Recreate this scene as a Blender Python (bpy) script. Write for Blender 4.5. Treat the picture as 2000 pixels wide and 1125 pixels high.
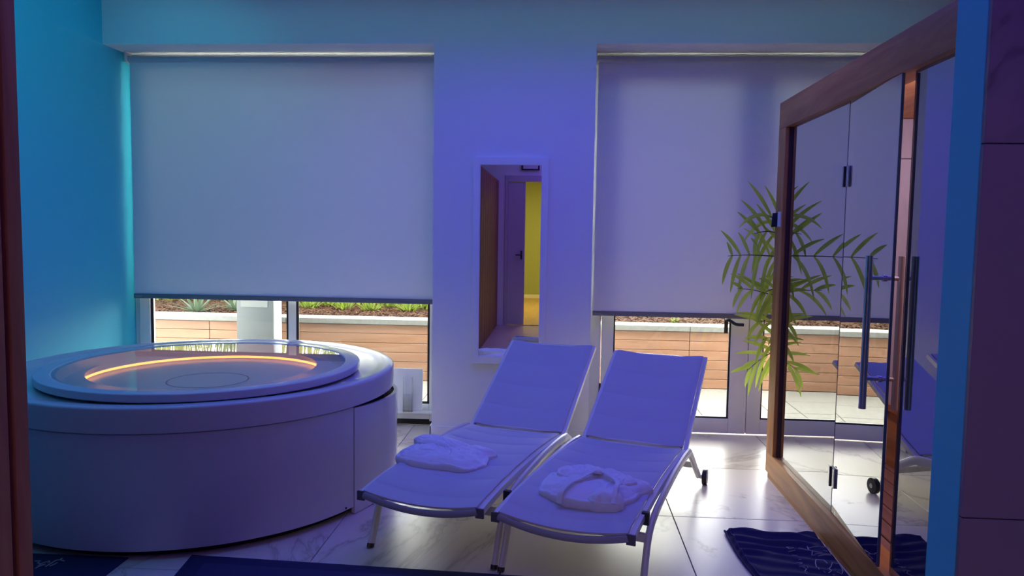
import bpy, bmesh, math, random
from mathutils import Vector, Matrix, noise
random.seed(7)
for o in list(bpy.data.objects): bpy.data.objects.remove(o)
SC = bpy.context.scene; COL = SC.collection

# ------------------------------------------------------------------ camera
F, PITCH, YAW, ROLL, H = 1469.26, .0748345, .0642228, .0149628, 1.5
_fw = Vector((-math.sin(YAW)*math.cos(PITCH), math.cos(YAW)*math.cos(PITCH), -math.sin(PITCH)))
_r = Vector((math.cos(YAW), math.sin(YAW), 0)); _u = _r.cross(_fw)
_r2 = _r*math.cos(ROLL)+_u*math.sin(ROLL); _u2 = -_r*math.sin(ROLL)+_u*math.cos(ROLL)
cam = bpy.data.cameras.new('camera'); co = bpy.data.objects.new('camera', cam); COL.objects.link(co)
m = Matrix((_r2, _u2, -_fw)).transposed().to_4x4(); m.translation = (0, 0, H); co.matrix_world = m
cam.sensor_width = 36; cam.lens = F/2000*36; cam.clip_start = .01; SC.camera = co
def ray(x, y): return _fw + _r2*((x-1000)/F) - _u2*((y-562.5)/F)
def on_z(x, y, z=0.0):                      # photo pixel -> point on the horizontal plane at height z
    d = ray(x, y); return Vector((0, 0, H)) + d*((z-H)/d.z)
def on_y(x, y, Y):
    d = ray(x, y); return Vector((0, 0, H)) + d*(Y/d.y)

# ------------------------------------------------------------------ world, sun, lamps, exposure
SC.view_settings.view_transform = 'Standard'; SC.view_settings.look = 'None'
SC.view_settings.gamma = 1; SC.view_settings.exposure = 0.45
try: SC.view_settings.use_curve_mapping = False
except Exception: pass
W = bpy.data.worlds.new('overcast_sky'); SC.world = W; W.use_nodes = True
bg = W.node_tree.nodes['Background']; bg.inputs[0].default_value = (1, .97, .92, 1); bg.inputs[1].default_value = 11.0
def light(name, kind, loc, rot, energy, color, **kw):
    l = bpy.data.lights.new(name, kind); l.energy = energy; l.color = color
    for k, v in kw.items(): setattr(l, k, v)
    o = bpy.data.objects.new(name, l); COL.objects.link(o); o.location = loc; o.rotation_euler = rot; return o
light('sun', 'SUN', (0, 0, 8), (math.radians(24), math.radians(-8), 0), 7.0, (1, .93, .82), angle=.3)
BLUE = (.105, .08, 1.0)
light('led_panel', 'AREA', (-.1, 3.95, 3.16), (0, 0, 0), 25, BLUE, shape='RECTANGLE', size=3.0, size_y=1.2, spread=math.radians(152))
light('led_strip_teal', 'AREA', (-2.15, 3.3, 3.12), (0, math.radians(42), 0), 8.5, (.0, .52, .74), shape='RECTANGLE', size=.15, size_y=2.4)
light('led_strip_teal_window', 'AREA', (-.4, 5.0, 3.15), (0, 0, 0), 2.5, (.06, .5, .7), shape='RECTANGLE', size=5.4, size_y=.08)
light('led_passage', 'AREA', (.1, .1, 3.16), (0, 0, 0), 11, (.19, .065, 1.0), shape='RECTANGLE', size=.5, size_y=1.6)
light('sauna_fill_light', 'AREA', (1.432, 3.1, 2.165), (0, math.radians(-40), 0), 22, (.60, .48, .80), shape='RECTANGLE', size=.03, size_y=2.6)  # unseen lamp added behind the header beam to brighten the interior
light('yellow_room_lamp', 'AREA', (-.3, -4.0, 2.72), (0, 0, 0), 50, (1, .72, .22), shape='RECTANGLE', size=1.2, size_y=1.2)
for nm, x0, x1, z1 in (('window_portal', -3.33, -.915, 2.8), ('door_portal', .22, 2.45, 2.8)):
    p = light(nm, 'AREA', ((x0+x1)/2, 5.78, z1/2), (math.radians(-90), 0, 0), 1, (1, 1, 1), shape='RECTANGLE', size=x1-x0, size_y=z1)
    p.data.cycles.is_portal = True

# ------------------------------------------------------------------ materials
def mat(name, base=(.8, .8, .8), rough=.5, metal=0, spec=.5, **kw):
    M = bpy.data.materials.new(name); M.use_nodes = True; b = M.node_tree.nodes['Principled BSDF']
    b.inputs['Base Color'].default_value = (*base, 1); b.inputs['Roughness'].default_value = rough
    b.inputs['Metallic'].default_value = metal; b.inputs['Specular IOR Level'].default_value = spec
    for k, v in kw.items(): b.inputs[k.replace('_', ' ')].default_value = v
    return M
def nodes(M): return M.node_tree.nodes, M.node_tree.links, M.node_tree.nodes['Principled BSDF']
def coords(M, scale=(1, 1, 1), rnd=True):
    n, l, b = nodes(M)
    tc = n.new('ShaderNodeTexCoord'); mp = n.new('ShaderNodeMapping'); mp.inputs['Scale'].default_value = scale
    if rnd:
        oi = n.new('ShaderNodeObjectInfo'); mu = n.new('ShaderNodeMath'); mu.operation = 'MULTIPLY'; mu.inputs[1].default_value = 37
        l.new(oi.outputs['Random'], mu.inputs[0]); l.new(mu.outputs[0], mp.inputs['Location'])
    l.new(tc.outputs['Object'], mp.inputs['Vector']); return mp.outputs[0]
def ramp(M, fac, stops):
    n, l, b = nodes(M); r = n.new('ShaderNodeValToRGB'); e = r.color_ramp.elements
    while len(e) < len(stops): e.new(.5)
    for i, (p, c) in enumerate(stops): e[i].position = p; e[i].color = (*c, 1)
    l.new(fac, r.inputs[0]); return r.outputs[0]
def tex_noise(M, vec, scale, detail=4, rough=.5, dist=0):
    n, l, b = nodes(M); t = n.new('ShaderNodeTexNoise'); t.inputs['Scale'].default_value = scale; t.inputs['Detail'].default_value = detail
    t.inputs['Roughness'].default_value = rough; t.inputs['Distortion'].default_value = dist; l.new(vec, t.inputs['Vector']); return t.outputs['Fac']
def bump(M, fac, strength=.2, dist=.002):
    n, l, b = nodes(M); bp = n.new('ShaderNodeBump'); bp.inputs['Strength'].default_value = strength; bp.inputs['Distance'].default_value = dist
    l.new(fac, bp.inputs['Height']); l.new(bp.outputs[0], b.inputs['Normal'])
def wood(name, c0, c1, rough=.45, axis='y', scale=6, rnd=True):
    M = mat(name, c0, rough); n, l, b = nodes(M)
    s = {'x': (.12, 1, 1), 'y': (1, .12, 1), 'z': (1, 1, .12)}[axis]
    v = coords(M, s, rnd); f = tex_noise(M, v, scale*2, 6, .6, 1.2)
    mid = tuple((a+c)/2 for a, c in zip(c0, c1))
    l.new(ramp(M, f, ((.3, c0), (.5, mid), (.68, c1))), b.inputs['Base Color']); bump(M, f, .12, .001); return M
def paint(name, c, rough=.6):
    M = mat(name, c, rough); v = coords(M, rnd=False); bump(M, tex_noise(M, v, 180, 2), .05, .001); return M
def fabric(name, c, scale=300, rough=.85, strength=.25):
    M = mat(name, c, rough, spec=.2); n, l, b = nodes(M); v = coords(M, rnd=False)
    ck = n.new('ShaderNodeTexChecker'); ck.inputs['Scale'].default_value = scale; l.new(v, ck.inputs['Vector']); bump(M, ck.outputs['Fac'], strength, .0008 if scale > 200 else .003); return M
def marble(name, c, vein, rough=.22, scale=1.1, spec=.5):
    M = mat(name, c, rough, spec=spec); n, l, b = nodes(M); v = coords(M)
    f = tex_noise(M, v, scale, 7, .62, .8)
    dark = tuple(x*.86 for x in c)
    l.new(ramp(M, f, ((.25, c), (.478, c), (.492, dark), (.497, vein), (.503, dark), (.52, c), (.8, tuple(x*.95 for x in c)))), b.inputs['Base Color']); return M
def thin_glass(name, tint=(1, 1, 1), ior=1.5, boost=1.0, rough=0.0, base=0.0):
    M = bpy.data.materials.new(name); M.use_nodes = True; n, l = M.node_tree.nodes, M.node_tree.links
    n.remove(n['Principled BSDF']); out = n['Material Output']
    tr = n.new('ShaderNodeBsdfTransparent'); tr.inputs[0].default_value = (*tint, 1)
    gl = n.new('ShaderNodeBsdfGlossy'); gl.inputs['Roughness'].default_value = rough
    fr = n.new('ShaderNodeFresnel'); fr.inputs['IOR'].default_value = ior
    mu = n.new('ShaderNodeMath'); mu.operation = 'MULTIPLY_ADD'; mu.inputs[1].default_value = boost; mu.inputs[2].default_value = base; mu.use_clamp = True
    mx = n.new('ShaderNodeMixShader'); l.new(fr.outputs[0], mu.inputs[0]); l.new(mu.outputs[0], mx.inputs[0])
    l.new(tr.outputs[0], mx.inputs[1]); l.new(gl.outputs[0], mx.inputs[2]); l.new(mx.outputs[0], out.inputs['Surface']); return M
def translucent(name, c, t, rough=.9):
    M = bpy.data.materials.new(name); M.use_nodes = True; n, l = M.node_tree.nodes, M.node_tree.links
    n.remove(n['Principled BSDF']); out = n['Material Output']
    d = n.new('ShaderNodeBsdfDiffuse'); d.inputs[0].default_value = (*c, 1)
    s = n.new('ShaderNodeBsdfTranslucent'); s.inputs[0].default_value = (*t, 1)
    a = n.new('ShaderNodeAddShader'); l.new(d.outputs[0], a.inputs[0]); l.new(s.outputs[0], a.inputs[1]); l.new(a.outputs[0], out.inputs['Surface']); return M
def emit(name, c, s):
    M = mat(name, c, .5); b = M.node_tree.nodes['Principled BSDF']
    b.inputs['Emission Color'].default_value = (*c, 1); b.inputs['Emission Strength'].default_value = s; return M

M_WALL = paint('white_wall_paint', (.88, .88, .87)); M_TURQ = paint('turquoise_wall_paint', (.06, .60, .76), .55)
M_CEIL = paint('ceiling_paint', (.82, .82, .82)); M_TILE = marble('white_marble_tile', (.72, .64, .51), (.46, .38, .28), .3, .55, .25)
M_GROUT = mat('grout', (.30, .28, .26), .9); M_WTILE = marble('marble_wall_tile', (.20, .16, .21), (.12, .09, .13), .35, .35)
M_FRAME = mat('white_lacquered_metal', (.74, .76, .78), .35); M_GASKET = mat('black_rubber', (.015, .015, .017), .6)
M_GLASS = thin_glass('window_glass', (.94, .97, .96), 1.45); M_SGLASS = thin_glass('sauna_coated_glass', (.84, .84, .87), 1.6, 1.3, 0, .46)
M_GEDGE = mat('polished_glass_edge', (.10, .12, .15), .15); M_CHROME = mat('brushed_steel', (.55, .54, .53), .28, 1)
M_BLIND = translucent('blind_screen_fabric', (.76, .77, .80), (.020, .0198, .0196)); M_BAR = mat('grey_aluminium_bar', (.20, .21, .23), .45, .3)
M_TUBE = mat('blind_tube_fabric', (.58, .6, .62), .6); M_MIRROR = mat('mirror_silver', (.92, .92, .92), .0, 1)
M_SHELL = mat('white_acrylic', (.62, .59, .62), .17, spec=.38); M_PANEL = mat('white_glossy_panel', (.66, .64, .66), .12, spec=.5)
M_DARK = mat('dark_gap', (.012, .012, .014), .8); M_WATER = thin_glass('lid_glass', (.93, .93, .91), 1.42, 1.0, .02)
M_BASIN = mat('beige_basin', (.74, .70, .63), .5); M_LED = emit("orange_led_ring", (1, .40, .08), 2.6)
M_SLING = fabric('lounger_sling_fabric', (.56, .54, .58), 420, .75, .15); M_LFRAME = mat('cream_powder_coat', (.74, .73, .68), .35)
M_PIPE = mat('sling_edge_piping', (.34, .33, .42), .7); M_BLACK = mat('black_plastic', (.02, .02, .022), .4)
M_ROBE = fabric('waffle_cotton', (.82, .80, .84), 110, .9, 1.0)
M_CAP = mat('grey_end_cap', (.10, .10, .13), .5)
M_CEDAR = wood('sauna_cedar', (.34, .12, .022), (.60, .27, .062), .5, 'y', 5); M_CEDARZ = wood('sauna_cedar_upright', (.34, .12, .022), (.60, .27, .062), .5, 'z', 5)
M_HEMLOCK = wood('pale_sauna_lining', (.40, .34, .31), (.52, .45, .41), .5, 'z', 4)
M_DECK = wood('sauna_floor_slat', (.16, .07, .045), (.34, .16, .10), .5, 'y', 6)
M_CABIN = wood('cabin_board', (.20, .06, .022), (.38, .14, .055), .5, 'z', 5)
M_NAVY = mat('navy_terry', (.036, .034, .085), .95, spec=.1); M_NAVY2 = mat('navy_terry_panel', (.046, .044, .105), .95, spec=.1)
M_THREAD = mat('pale_embroidery', (.34, .33, .36), .8)
M_DOORP = paint('door_paint', (.60, .55, .58), .45); M_OLIVE = paint('olive_paint', (.42, .50, .22)); M_FLOOR2 = wood('laminate', (.55, .40, .20), (.70, .52, .28), .4, 'y', 4)
M_COMPOSITE = wood('composite_board', (.155, .072, .038), (.21, .105, .06), .65, 'x', 5); M_COPING = mat('pale_concrete', (.13, .13, .122), .8)
M_PAVER = mat('beige_paver', (.15, .141, .125), .85); M_MULCH = mat('bark_chip', (.03, .015, .008), .95, spec=.1)
for MM, sc, k in ((M_COPING, 40, .15), (M_PAVER, 30, .2)):
    v = coords(MM); f = tex_noise(MM, v, sc, 5); c = MM.node_tree.nodes['Principled BSDF'].inputs['Base Color'].default_value[:3]
    MM.node_tree.links.new(ramp(MM, f, ((.3, tuple(x*(1-k) for x in c)), (.7, tuple(x*(1+k*.5) for x in c)))), MM.node_tree.nodes['Principled BSDF'].inputs['Base Color'])
def variegate(M, cols):
    n, l, b = nodes(M); oi = n.new('ShaderNodeNewGeometry'); l.new(ramp(M, oi.outputs['Random Per Island'], cols), b.inputs['Base Color'])
variegate(M_MULCH, ((0, (.009, .004, .002)), (.4, (.026, .011, .006)), (.8, (.045, .022, .012)), (1, (.075, .048, .03))))
def leafmat(name, cols, rough=.45):
    M = mat(name, cols[0], rough); b = M.node_tree.nodes['Principled BSDF']
    b.inputs['Subsurface Weight'].default_value = 0
    n, l, b = nodes(M); oi = n.new('ShaderNodeObjectInfo'); g = n.new('ShaderNodeNewGeometry'); ad = n.new('ShaderNodeMath'); ad.operation = 'ADD'
    l.new(oi.outputs['Random'], ad.inputs[0]); l.new(g.outputs['Random Per Island'], ad.inputs[1])
    fr = n.new('ShaderNodeMath'); fr.operation = 'FRACT'; l.new(ad.outputs[0], fr.inputs[0])
    l.new(ramp(M, fr.outputs[0], [(i/(len(cols)-1), c) for i, c in enumerate(cols)]), b.inputs['Base Color'])
    t = n.new('ShaderNodeBsdfTranslucent'); t.inputs[0].default_value = (*[c*1.2 for c in cols[-1]], 1); a = n.new('ShaderNodeMixShader'); a.inputs[0].default_value = .42
    out = n['Material Output']; l.new(b.outputs[0], a.inputs[1]); l.new(t.outputs[0], a.inputs[2]); l.new(a.outputs[0], out.inputs['Surface']); return M
M_PALM = leafmat('palm_leaf', [(.20, .38, .03), (.40, .60, .06), (.60, .75, .12)]); M_STEM = mat('palm_stem', (.10, .12, .04), .6)
M_AGAVE = leafmat('agave_leaf', [(.028, .046, .027), (.038, .06, .034), (.055, .08, .048)]); M_LIME = leafmat('lime_foliage', [(.05, .085, .006), (.085, .13, .010), (.13, .17, .025)])
M_GRASS = leafmat('tall_grass', [(.12, .17, .015), (.20, .24, .025), (.28, .28, .06)]); M_POT = mat('grey_pot', (.2, .2, .2), .6)

# ------------------------------------------------------------------ builders
ORG = {}
class MB:
    def __init__(s): s.v = []; s.f = []
    def add(s, vs, fs):
        o = len(s.v); s.v += [tuple(p) for p in vs]; s.f += [tuple(i+o for i in q) for q in fs]; return s
    def box(s, x0, x1, y0, y1, z0, z1):
        return s.add([(x, y, z) for z in (z0, z1) for y in (y0, y1) for x in (x0, x1)],
                     [(0, 2, 3, 1), (4, 5, 7, 6), (0, 1, 5, 4), (2, 6, 7, 3), (0, 4, 6, 2), (1, 3, 7, 5)])
    def tube(s, pts, r, n=10, rx=None, up=(0, 0, 1), cap=True):
        pts = [Vector(p) for p in pts]; up = Vector(up); rs = r if isinstance(r, (list, tuple)) else [r]*len(pts); vs = []
        for i, p in enumerate(pts):
            t = (pts[min(i+1, len(pts)-1)]-pts[max(i-1, 0)]).normalized()
            a = t.cross(up); a = a.normalized() if a.length > 1e-4 else Vector((1, 0, 0)); b = a.cross(t).normalized()
            for k in range(n):
                w = 2*math.pi*(k+.5)/n; vs.append(p + a*(rx or rs[i])*math.cos(w) + b*rs[i]*math.sin(w))
        fs = [(i*n+k, i*n+(k+1) % n, (i+1)*n+(k+1) % n, (i+1)*n+k) for i in range(len(pts)-1) for k in range(n)]
        if cap: fs += [tuple(range(n-1, -1, -1)), tuple((len(pts)-1)*n+k for k in range(n))]
        return s.add(vs, fs)
    def lathe(s, prof, c, n=96, a0=0, a1=2*math.pi, closed=False):      # prof: (r, z) list
        full = abs(a1-a0-2*math.pi) < 1e-6; m_ = n if full else n+1; L = len(prof); vs = []
        for i in range(m_):
            a = a0+(a1-a0)*i/n
            for r, z in prof: vs.append((c[0]+r*math.cos(a), c[1]+r*math.sin(a), z))
        fs = []; J = L if closed else L-1
        for i in range(n):
            i2 = (i+1) % m_
            for j in range(J):
                j2 = (j+1) % L; fs.append((i*L+j, i2*L+j, i2*L+j2, i*L+j2))
        if closed and not full: fs += [tuple(range(L)), tuple((m_-1)*L+j for j in range(L-1, -1, -1))]
        return s.add(vs, fs)
    def grid(s, fn, nu, nv, th=0):                                       # fn(u,v) -> point; th = thickness downwards
        P = [[Vector(fn(i/nu, j/nv)) for j in range(nv+1)] for i in range(nu+1)]
        vs = [p for row in P for p in row]; W_ = nv+1
        fs = [(i*W_+j, (i+1)*W_+j, (i+1)*W_+j+1, i*W_+j+1) for i in range(nu) for j in range(nv)]
        if th:
            o = len(vs); N = []
            for i in range(nu+1):
                for j in range(nv+1):
                    a = P[min(i+1, nu)][j]-P[max(i-1, 0)][j]; b = P[i][min(j+1, nv)]-P[i][max(j-1, 0)]; N.append(a.cross(b).normalized())
            vs += [p - q*th for p, q in zip(vs, N)]
            fs += [(o+i*W_+j, o+i*W_+j+1, o+(i+1)*W_+j+1, o+(i+1)*W_+j) for i in range(nu) for j in range(nv)]
            ring = [i*W_ for i in range(nu+1)] + [nu*W_+j for j in range(1, nv+1)] + [i*W_+nv for i in range(nu-1, -1, -1)] + [j for j in range(nv-1, 0, -1)]
            for a, b in zip(ring, ring[1:]+ring[:1]): fs.append((a, a+o, b+o, b))
        return s.add(vs, fs)
    def build(s, name, M, parent=None, org=None, bev=0, smooth=35, seg=2, kind=None, label=None):
        og = Vector(org) if org is not None else (ORG[parent] if parent is not None and parent in ORG else Vector((0, 0, 0)))
        me = bpy.data.meshes.new(name); me.from_pydata([Vector(p)-og for p in s.v], [], s.f)
        bm = bmesh.new(); bm.from_mesh(me); bmesh.ops.recalc_face_normals(bm, faces=bm.faces)
        if bev:
            es = [e for e in bm.edges if len(e.link_faces) == 2 and e.calc_face_angle(0) > math.radians(40)]
            bmesh.ops.bevel(bm, geom=es, offset=bev, segments=seg, affect='EDGES', profile=.7, clamp_overlap=True)
        bm.to_mesh(me); bm.free(); me.materials.append(M)
        if smooth:
            me.shade_smooth(); me.set_sharp_from_angle(angle=math.radians(smooth))
        o = bpy.data.objects.new(name, me); COL.objects.link(o)
        if parent is not None: o.parent = parent; o.location = og-ORG[parent]
        else: o.location = og
        ORG[o] = og
        if kind: o['kind'] = kind
        if label: o['label'] = label
        return o
def empty(name, loc, rz=0):
    o = bpy.data.objects.new(name, None); COL.objects.link(o); o.location = loc; o.rotation_euler.z = rz; o.empty_display_size = .1
    ORG[o] = Vector(loc); return o
def tag(o, label, cat, group=None, kind=None):
    o['label'] = label; o['category'] = cat
    if group: o['group'] = group
    if kind: o['kind'] = kind
    return o
def struct(o): o['kind'] = 'structure'; return o
def copy_piece(src, parent, world):
    c = src.copy(); COL.objects.link(c); c.parent = parent; c.location = Vector(world)-ORG[parent]; ORG[c] = Vector(world); return c
def smoothpath(pts, n=6):                                               # Catmull-Rom
    pts = [Vector(p) for p in pts]; P = [pts[0]*2-pts[1]]+pts+[pts[-1]*2-pts[-2]]; out = []
    for i in range(1, len(P)-2):
        for k in range(n):
            t = k/n; a, b, c, d = P[i-1], P[i], P[i+1], P[i+2]
            out.append(.5*((2*b)+(c-a)*t+(2*a-5*b+4*c-d)*t*t+(3*b-a-3*c+d)*t**3))
    return out+[pts[-1]]

XL, XR, YB, YW, ZC, HEAD = -3.33, 2.62, 5.338, 5.66, 3.2, 2.806
YC, XT = -1.315, -.0
# ================================================================== SETTING
# floor with marble tiles (0.863 m grid taken from the joints in the photo)
fl = struct(MB().box(XL, XR, YC-.1, 5.9, -.10, -.012).build('floor', M_GROUT, org=(0, 0, -.1)))
T = .863; G = .0022; tiles = {}
for i in range(-3, 4):
    for j in range(-7, 3):
        x0, x1 = max(-.24+i*T, XL)+G, min(-.24+(i+1)*T, XR)-G; y0, y1 = max(3.957+j*T, YC)+G, min(3.957+(j+1)*T, 5.66)-G
        if x1-x0 < .02 or y1-y0 < .02: continue
        if y1 < 1.2 and (x1 < -1.05 or x0 > 1.55): continue
        w = (round(x1-x0, 4), round(y1-y0, 4)); c = Vector(((x0+x1)/2, (y0+y1)/2, 0))
        if w in tiles: copy_piece(tiles[w], fl, c)
        else: tiles[w] = MB().box(x0, x1, y0, y1, -.012, 0).build('tile', M_TILE, fl, org=c, bev=.0012, seg=1)
struct(MB().box(XL-.2, XL, YC-.1, 5.95, -.1, ZC+.1).build('wall_left', M_TURQ))
struct(MB().box(XR, XR+.2, 1.3, 5.95, -.1, ZC+.1).build('wall_right', M_WALL))
struct(MB().box(XL-.2, XR+.2, YC-.2, 5.95, ZC, ZC+.15).build('ceiling', M_CEIL))
wb = MB().box(XL, XR, YB, 5.95, HEAD, ZC).box(-.915, .219, YB, 5.95, 0, HEAD).box(2.45, XR, YB, 5.95, 0, HEAD)
struct(wb.build('wall_back', M_WALL))
bb = MB().box(-.93, .234, YB-.016, YB-.0005, 0, .085).box(-.931, -.9155, YB-.016, 5.62, 0, .085).box(.2195, .235, YB-.016, 5.62, 0, .085)
struct(bb.build('baseboard_back', M_WALL, bev=.003, seg=1))
# partition on the right: marble tiles towards the passage, turquoise painted end
px0 = .712
wp = struct(MB().box(px0, XR, 1.352, 1.453, 0, ZC).build('wall_partition', M_TURQ))
wtiles = {}
zj = [0, .357, 1.009, 1.661, 2.313, 2.965, ZC]
for k in range(6):
    for i in range(2):
        x0, x1 = px0+.001+i*1.2, min(px0+(i+1)*1.2, XR)-.002
        MB().box(x0, x1, 1.340, 1.352, zj[k]+.001, zj[k+1]-.001).build('tile', M_WTILE, wp, org=((x0+x1)/2, 1.346, (zj[k]+zj[k+1])/2), bev=.001, seg=1)
struct(MB().box(1.5, 1.6, YC, 1.34, 0, ZC).build('wall_passage_right', M_WALL))
# end wall of the passage with a double door, yellow-lit room behind
we = MB().box(XL, -.90, YC-.1, YC, 0, ZC).box(.42, 1.6, YC-.1, YC, 0, ZC).box(-.90, .42, YC-.1, YC, 2.33, ZC)
struct(we.build('wall_front', M_WALL))
tr = MB().box(-.90, -.852, YC-.1, YC+.015, 0, 2.385).box(.372, .42, YC-.1, YC+.015, 0, 2.385).box(-.852, .372, YC-.1, YC+.015, 2.29, 2.385)
struct(tr.build('trim_1', M_DOORP, bev=.004, seg=1))
d3 = struct(MB().box(-.85, -.578, YC-.06, YC-.015, .012, 2.285).build('door_3', M_DOORP, bev=.003, seg=1, org=(-.7, YC-.04, 0)))
hm = MB().tube([(-.63, YC-.015, 1.13), (-.63, YC+.03, 1.13)], .009).tube([(-.63, YC+.03, 1.13), (-.72, YC+.03, 1.13)], .009)
hm.box(-.645, -.615, YC-.015, YC-.008, 1.06, 1.2); hm.build('handle', M_BLACK, d3)
MB().box(-.64, -.60, YC-.0152, YC-.010, .03, .09).build('kick_plate', M_CHROME, d3)
e = empty('emergency_light', (-.5, YC, 2.47))
MB().box(-.645, -.36, YC+.0005, YC+.05, 2.47, 2.56).build('housing', M_BLACK, e, bev=.006)
MB().box(-.62, -.385, YC+.05, YC+.056, 2.485, 2.545).build('diffuser', M_FRAME, e, bev=.002)
tag(e, 'small wall light above the passage door, seen in the mirror', 'light')
f2 = struct(MB().box(-2.4, 1.6, -6.5, YC-.1, -.1, 0).build('floor', M_FLOOR2))
struct(MB().box(-2.4, 1.6, -6.6, -6.4, 0, 2.8).build('wall_yellow_room_end', M_OLIVE)); struct(MB().box(-2.5, -2.4, -6.5, YC-.1, 0, 2.8).build('wall_yellow_room_left', M_OLIVE))
struct(MB().box(1.6, 1.7, -6.5, YC-.1, 0, 2.8).build('wall_yellow_room_right', M_OLIVE)); struct(MB().box(-2.5, 1.7, -6.6, YC-.1, 2.8, 2.9).build('ceiling', M_CEIL))
struct(MB().box(-2.4, 1.6, -6.4, -6.388, 0, .08).build('baseboard_yellow_room', M_WALL))

# window behind the tub
def pane(par, x0, x1, z0, z1, y): return MB().box(x0, x1, y-.004, y+.004, z0, z1).build('pane', M_GLASS, par, smooth=0)
def gasket(par, x0, x1, z0, z1, y, t=.012):
    return MB().box(x0, x0+t, y, y+.012, z0, z1).box(x1-t, x1, y, y+.012, z0, z1).box(x0+t, x1-t, y, y+.012, z0, z0+t).box(x0+t, x1-t, y, y+.012, z1-t, z1).build('gasket', M_GASKET, par, smooth=0)
w1 = struct(empty('window_1', (-2.12, 5.70, .03)))
y0, y1 = YW, 5.74
for nm, b in (('jamb', (XL+.001, -3.285, y0+.02, y1, .03, 2.80)), ('stile', (-3.285, -3.20, y0, y1, .03, 2.80)), ('mullion', (-2.095, -2.035, y0, y1, .165, .965)), ('added_transom', (-3.20, -.99, y0, y1, .965, 1.02)),  # unseen transom added so the mullion casts no shadow on the blind
              ('stile', (-.99, -.917, y0, y1, .03, 2.80)), ('rail', (-3.20, -.99, y0, y1, .045, .165)), ('rail', (-3.20, -.99, y0, y1, 2.72, 2.80))):
    MB().box(*b).build(nm, M_FRAME, w1, bev=.004, seg=1)
MB().box(-3.285, -.917, y0+.02, y1, 0.0, .045).build('shadow_gap_strip', M_DARK, w1)  # dark strip painted in for the shadow gap under the frame
MB().box(XL+.03, -.93, 5.60, 5.659, .10, .118).build('sill', M_FRAME, w1, bev=.003, seg=1)
for a, b in ((-3.20, -2.095), (-2.035, -.99)):
    gasket(w1, a, b, .165, .965, y0+.012, .018); pane(w1, a, b, .165, .965, 5.70)
gasket(w1, -3.20, -.99, 1.02, 2.72, y0+.012, .018); pane(w1, -3.20, -.99, 1.02, 2.72, 5.70)
# glazed double doors on the right
t2 = MB().box(.221, .31, YW, 5.76, 0, 2.80).box(2.39, 2.448, YW, 5.76, 0, 2.80).box(.31, 2.39, YW, 5.76, 2.745, 2.80)
struct(t2.build('trim_2', M_FRAME, bev=.004, seg=1))
def leaf(name, x0, x1, gx0, gx1, hx):
    d = struct(empty(name, ((x0+x1)/2, 5.70, .0)))
    for nm, b in (('stile', (x0, gx0, YW-.012, 5.735, .012, 2.742)), ('stile', (gx1, x1, YW-.012, 5.735, .012, 2.742)),
                  ('rail', (gx0, gx1, YW-.012, 5.735, .012, .122)), ('rail', (gx0, gx1, YW-.012, 5.735, 2.64, 2.742))):
        MB().box(*b).build(nm, M_FRAME, d, bev=.005, seg=2)
    gasket(d, gx0, gx1, .122, 2.64, YW+.004, .012); pane(d, gx0, gx1, .122, 2.64, 5.70)
    if hx:
        h = MB().box(hx-.014, hx+.014, YW-.020, YW-.012, .77, .93).build('handle', M_BLACK, d, bev=.003)
        MB().tube(smoothpath([(hx, YW-.016, .875), (hx, YW-.055, .875), (hx+.02, YW-.07, .868), (hx+.06, YW-.07, .845), (hx+.115, YW-.07, .842)]), .0115).build('lever', M_BLACK, h)
    for z in (.32, 1.4, 2.4):
        MB().tube([(x0-.006 if hx else x1+.006, YW-.018, z-.05), (x0-.006 if hx else x1+.006, YW-.018, z+.05)], .008).build('hinge', M_BLACK if z < 1 else M_FRAME, d)
    return d
leaf('door_1', .318, 1.402, .406, 1.276, 1.235); leaf('door_2', 1.408, 2.386, 1.509, 2.29, 0)

# ================================================================== ROLLER BLINDS
def blind(x0, x1, zb, label, side):
    y = 5.58; r = empty('roller_blind', ((x0+x1)/2, y, zb))
    MB().grid(lambda u, v: (x0+(x1-x0)*u, y+.0015*math.sin(u*9)*math.sin(v*3.1), zb+.03+(2.74-zb)*v), 24, 24).build('fabric', M_BLIND, r)
    MB().tube([(x0-.012, y+.012, 2.752), (x1+.012, y+.012, 2.752)], .027, 24, up=(0, 0, 1)).build('roller_tube', M_TUBE, r)
    b = MB().box(x0-.004, x1+.004, y-.009, y+.009, zb, zb+.036).build('bottom_bar', M_BAR, r, bev=.004)
    for x in (x0-.020, x1+.016): MB().box(x-.004, x+.008, y-.03, y+.05, 2.725, HEAD-.0005).build('bracket', M_FRAME, r, bev=.002)
    # tiny pale maker's mark at the left end of the bar
    k = MB()
    for i in range(6): k.box(x0+.012+i*.0085, x0+.018+i*.0085, y-.0098, y-.009, zb+.010+(i % 2)*.002, zb+.021)
    k.build('maker_mark', M_THREAD, b)
    return tag(r, label, 'blind', 'half-lowered roller blinds')
blind(-3.272, -.945, .946, 'grey roller blind lowered over the window behind the round tub', 0)
blind(.246, 2.42, .888, 'grey roller blind lowered over the glazed doors behind the palm', 1)

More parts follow.
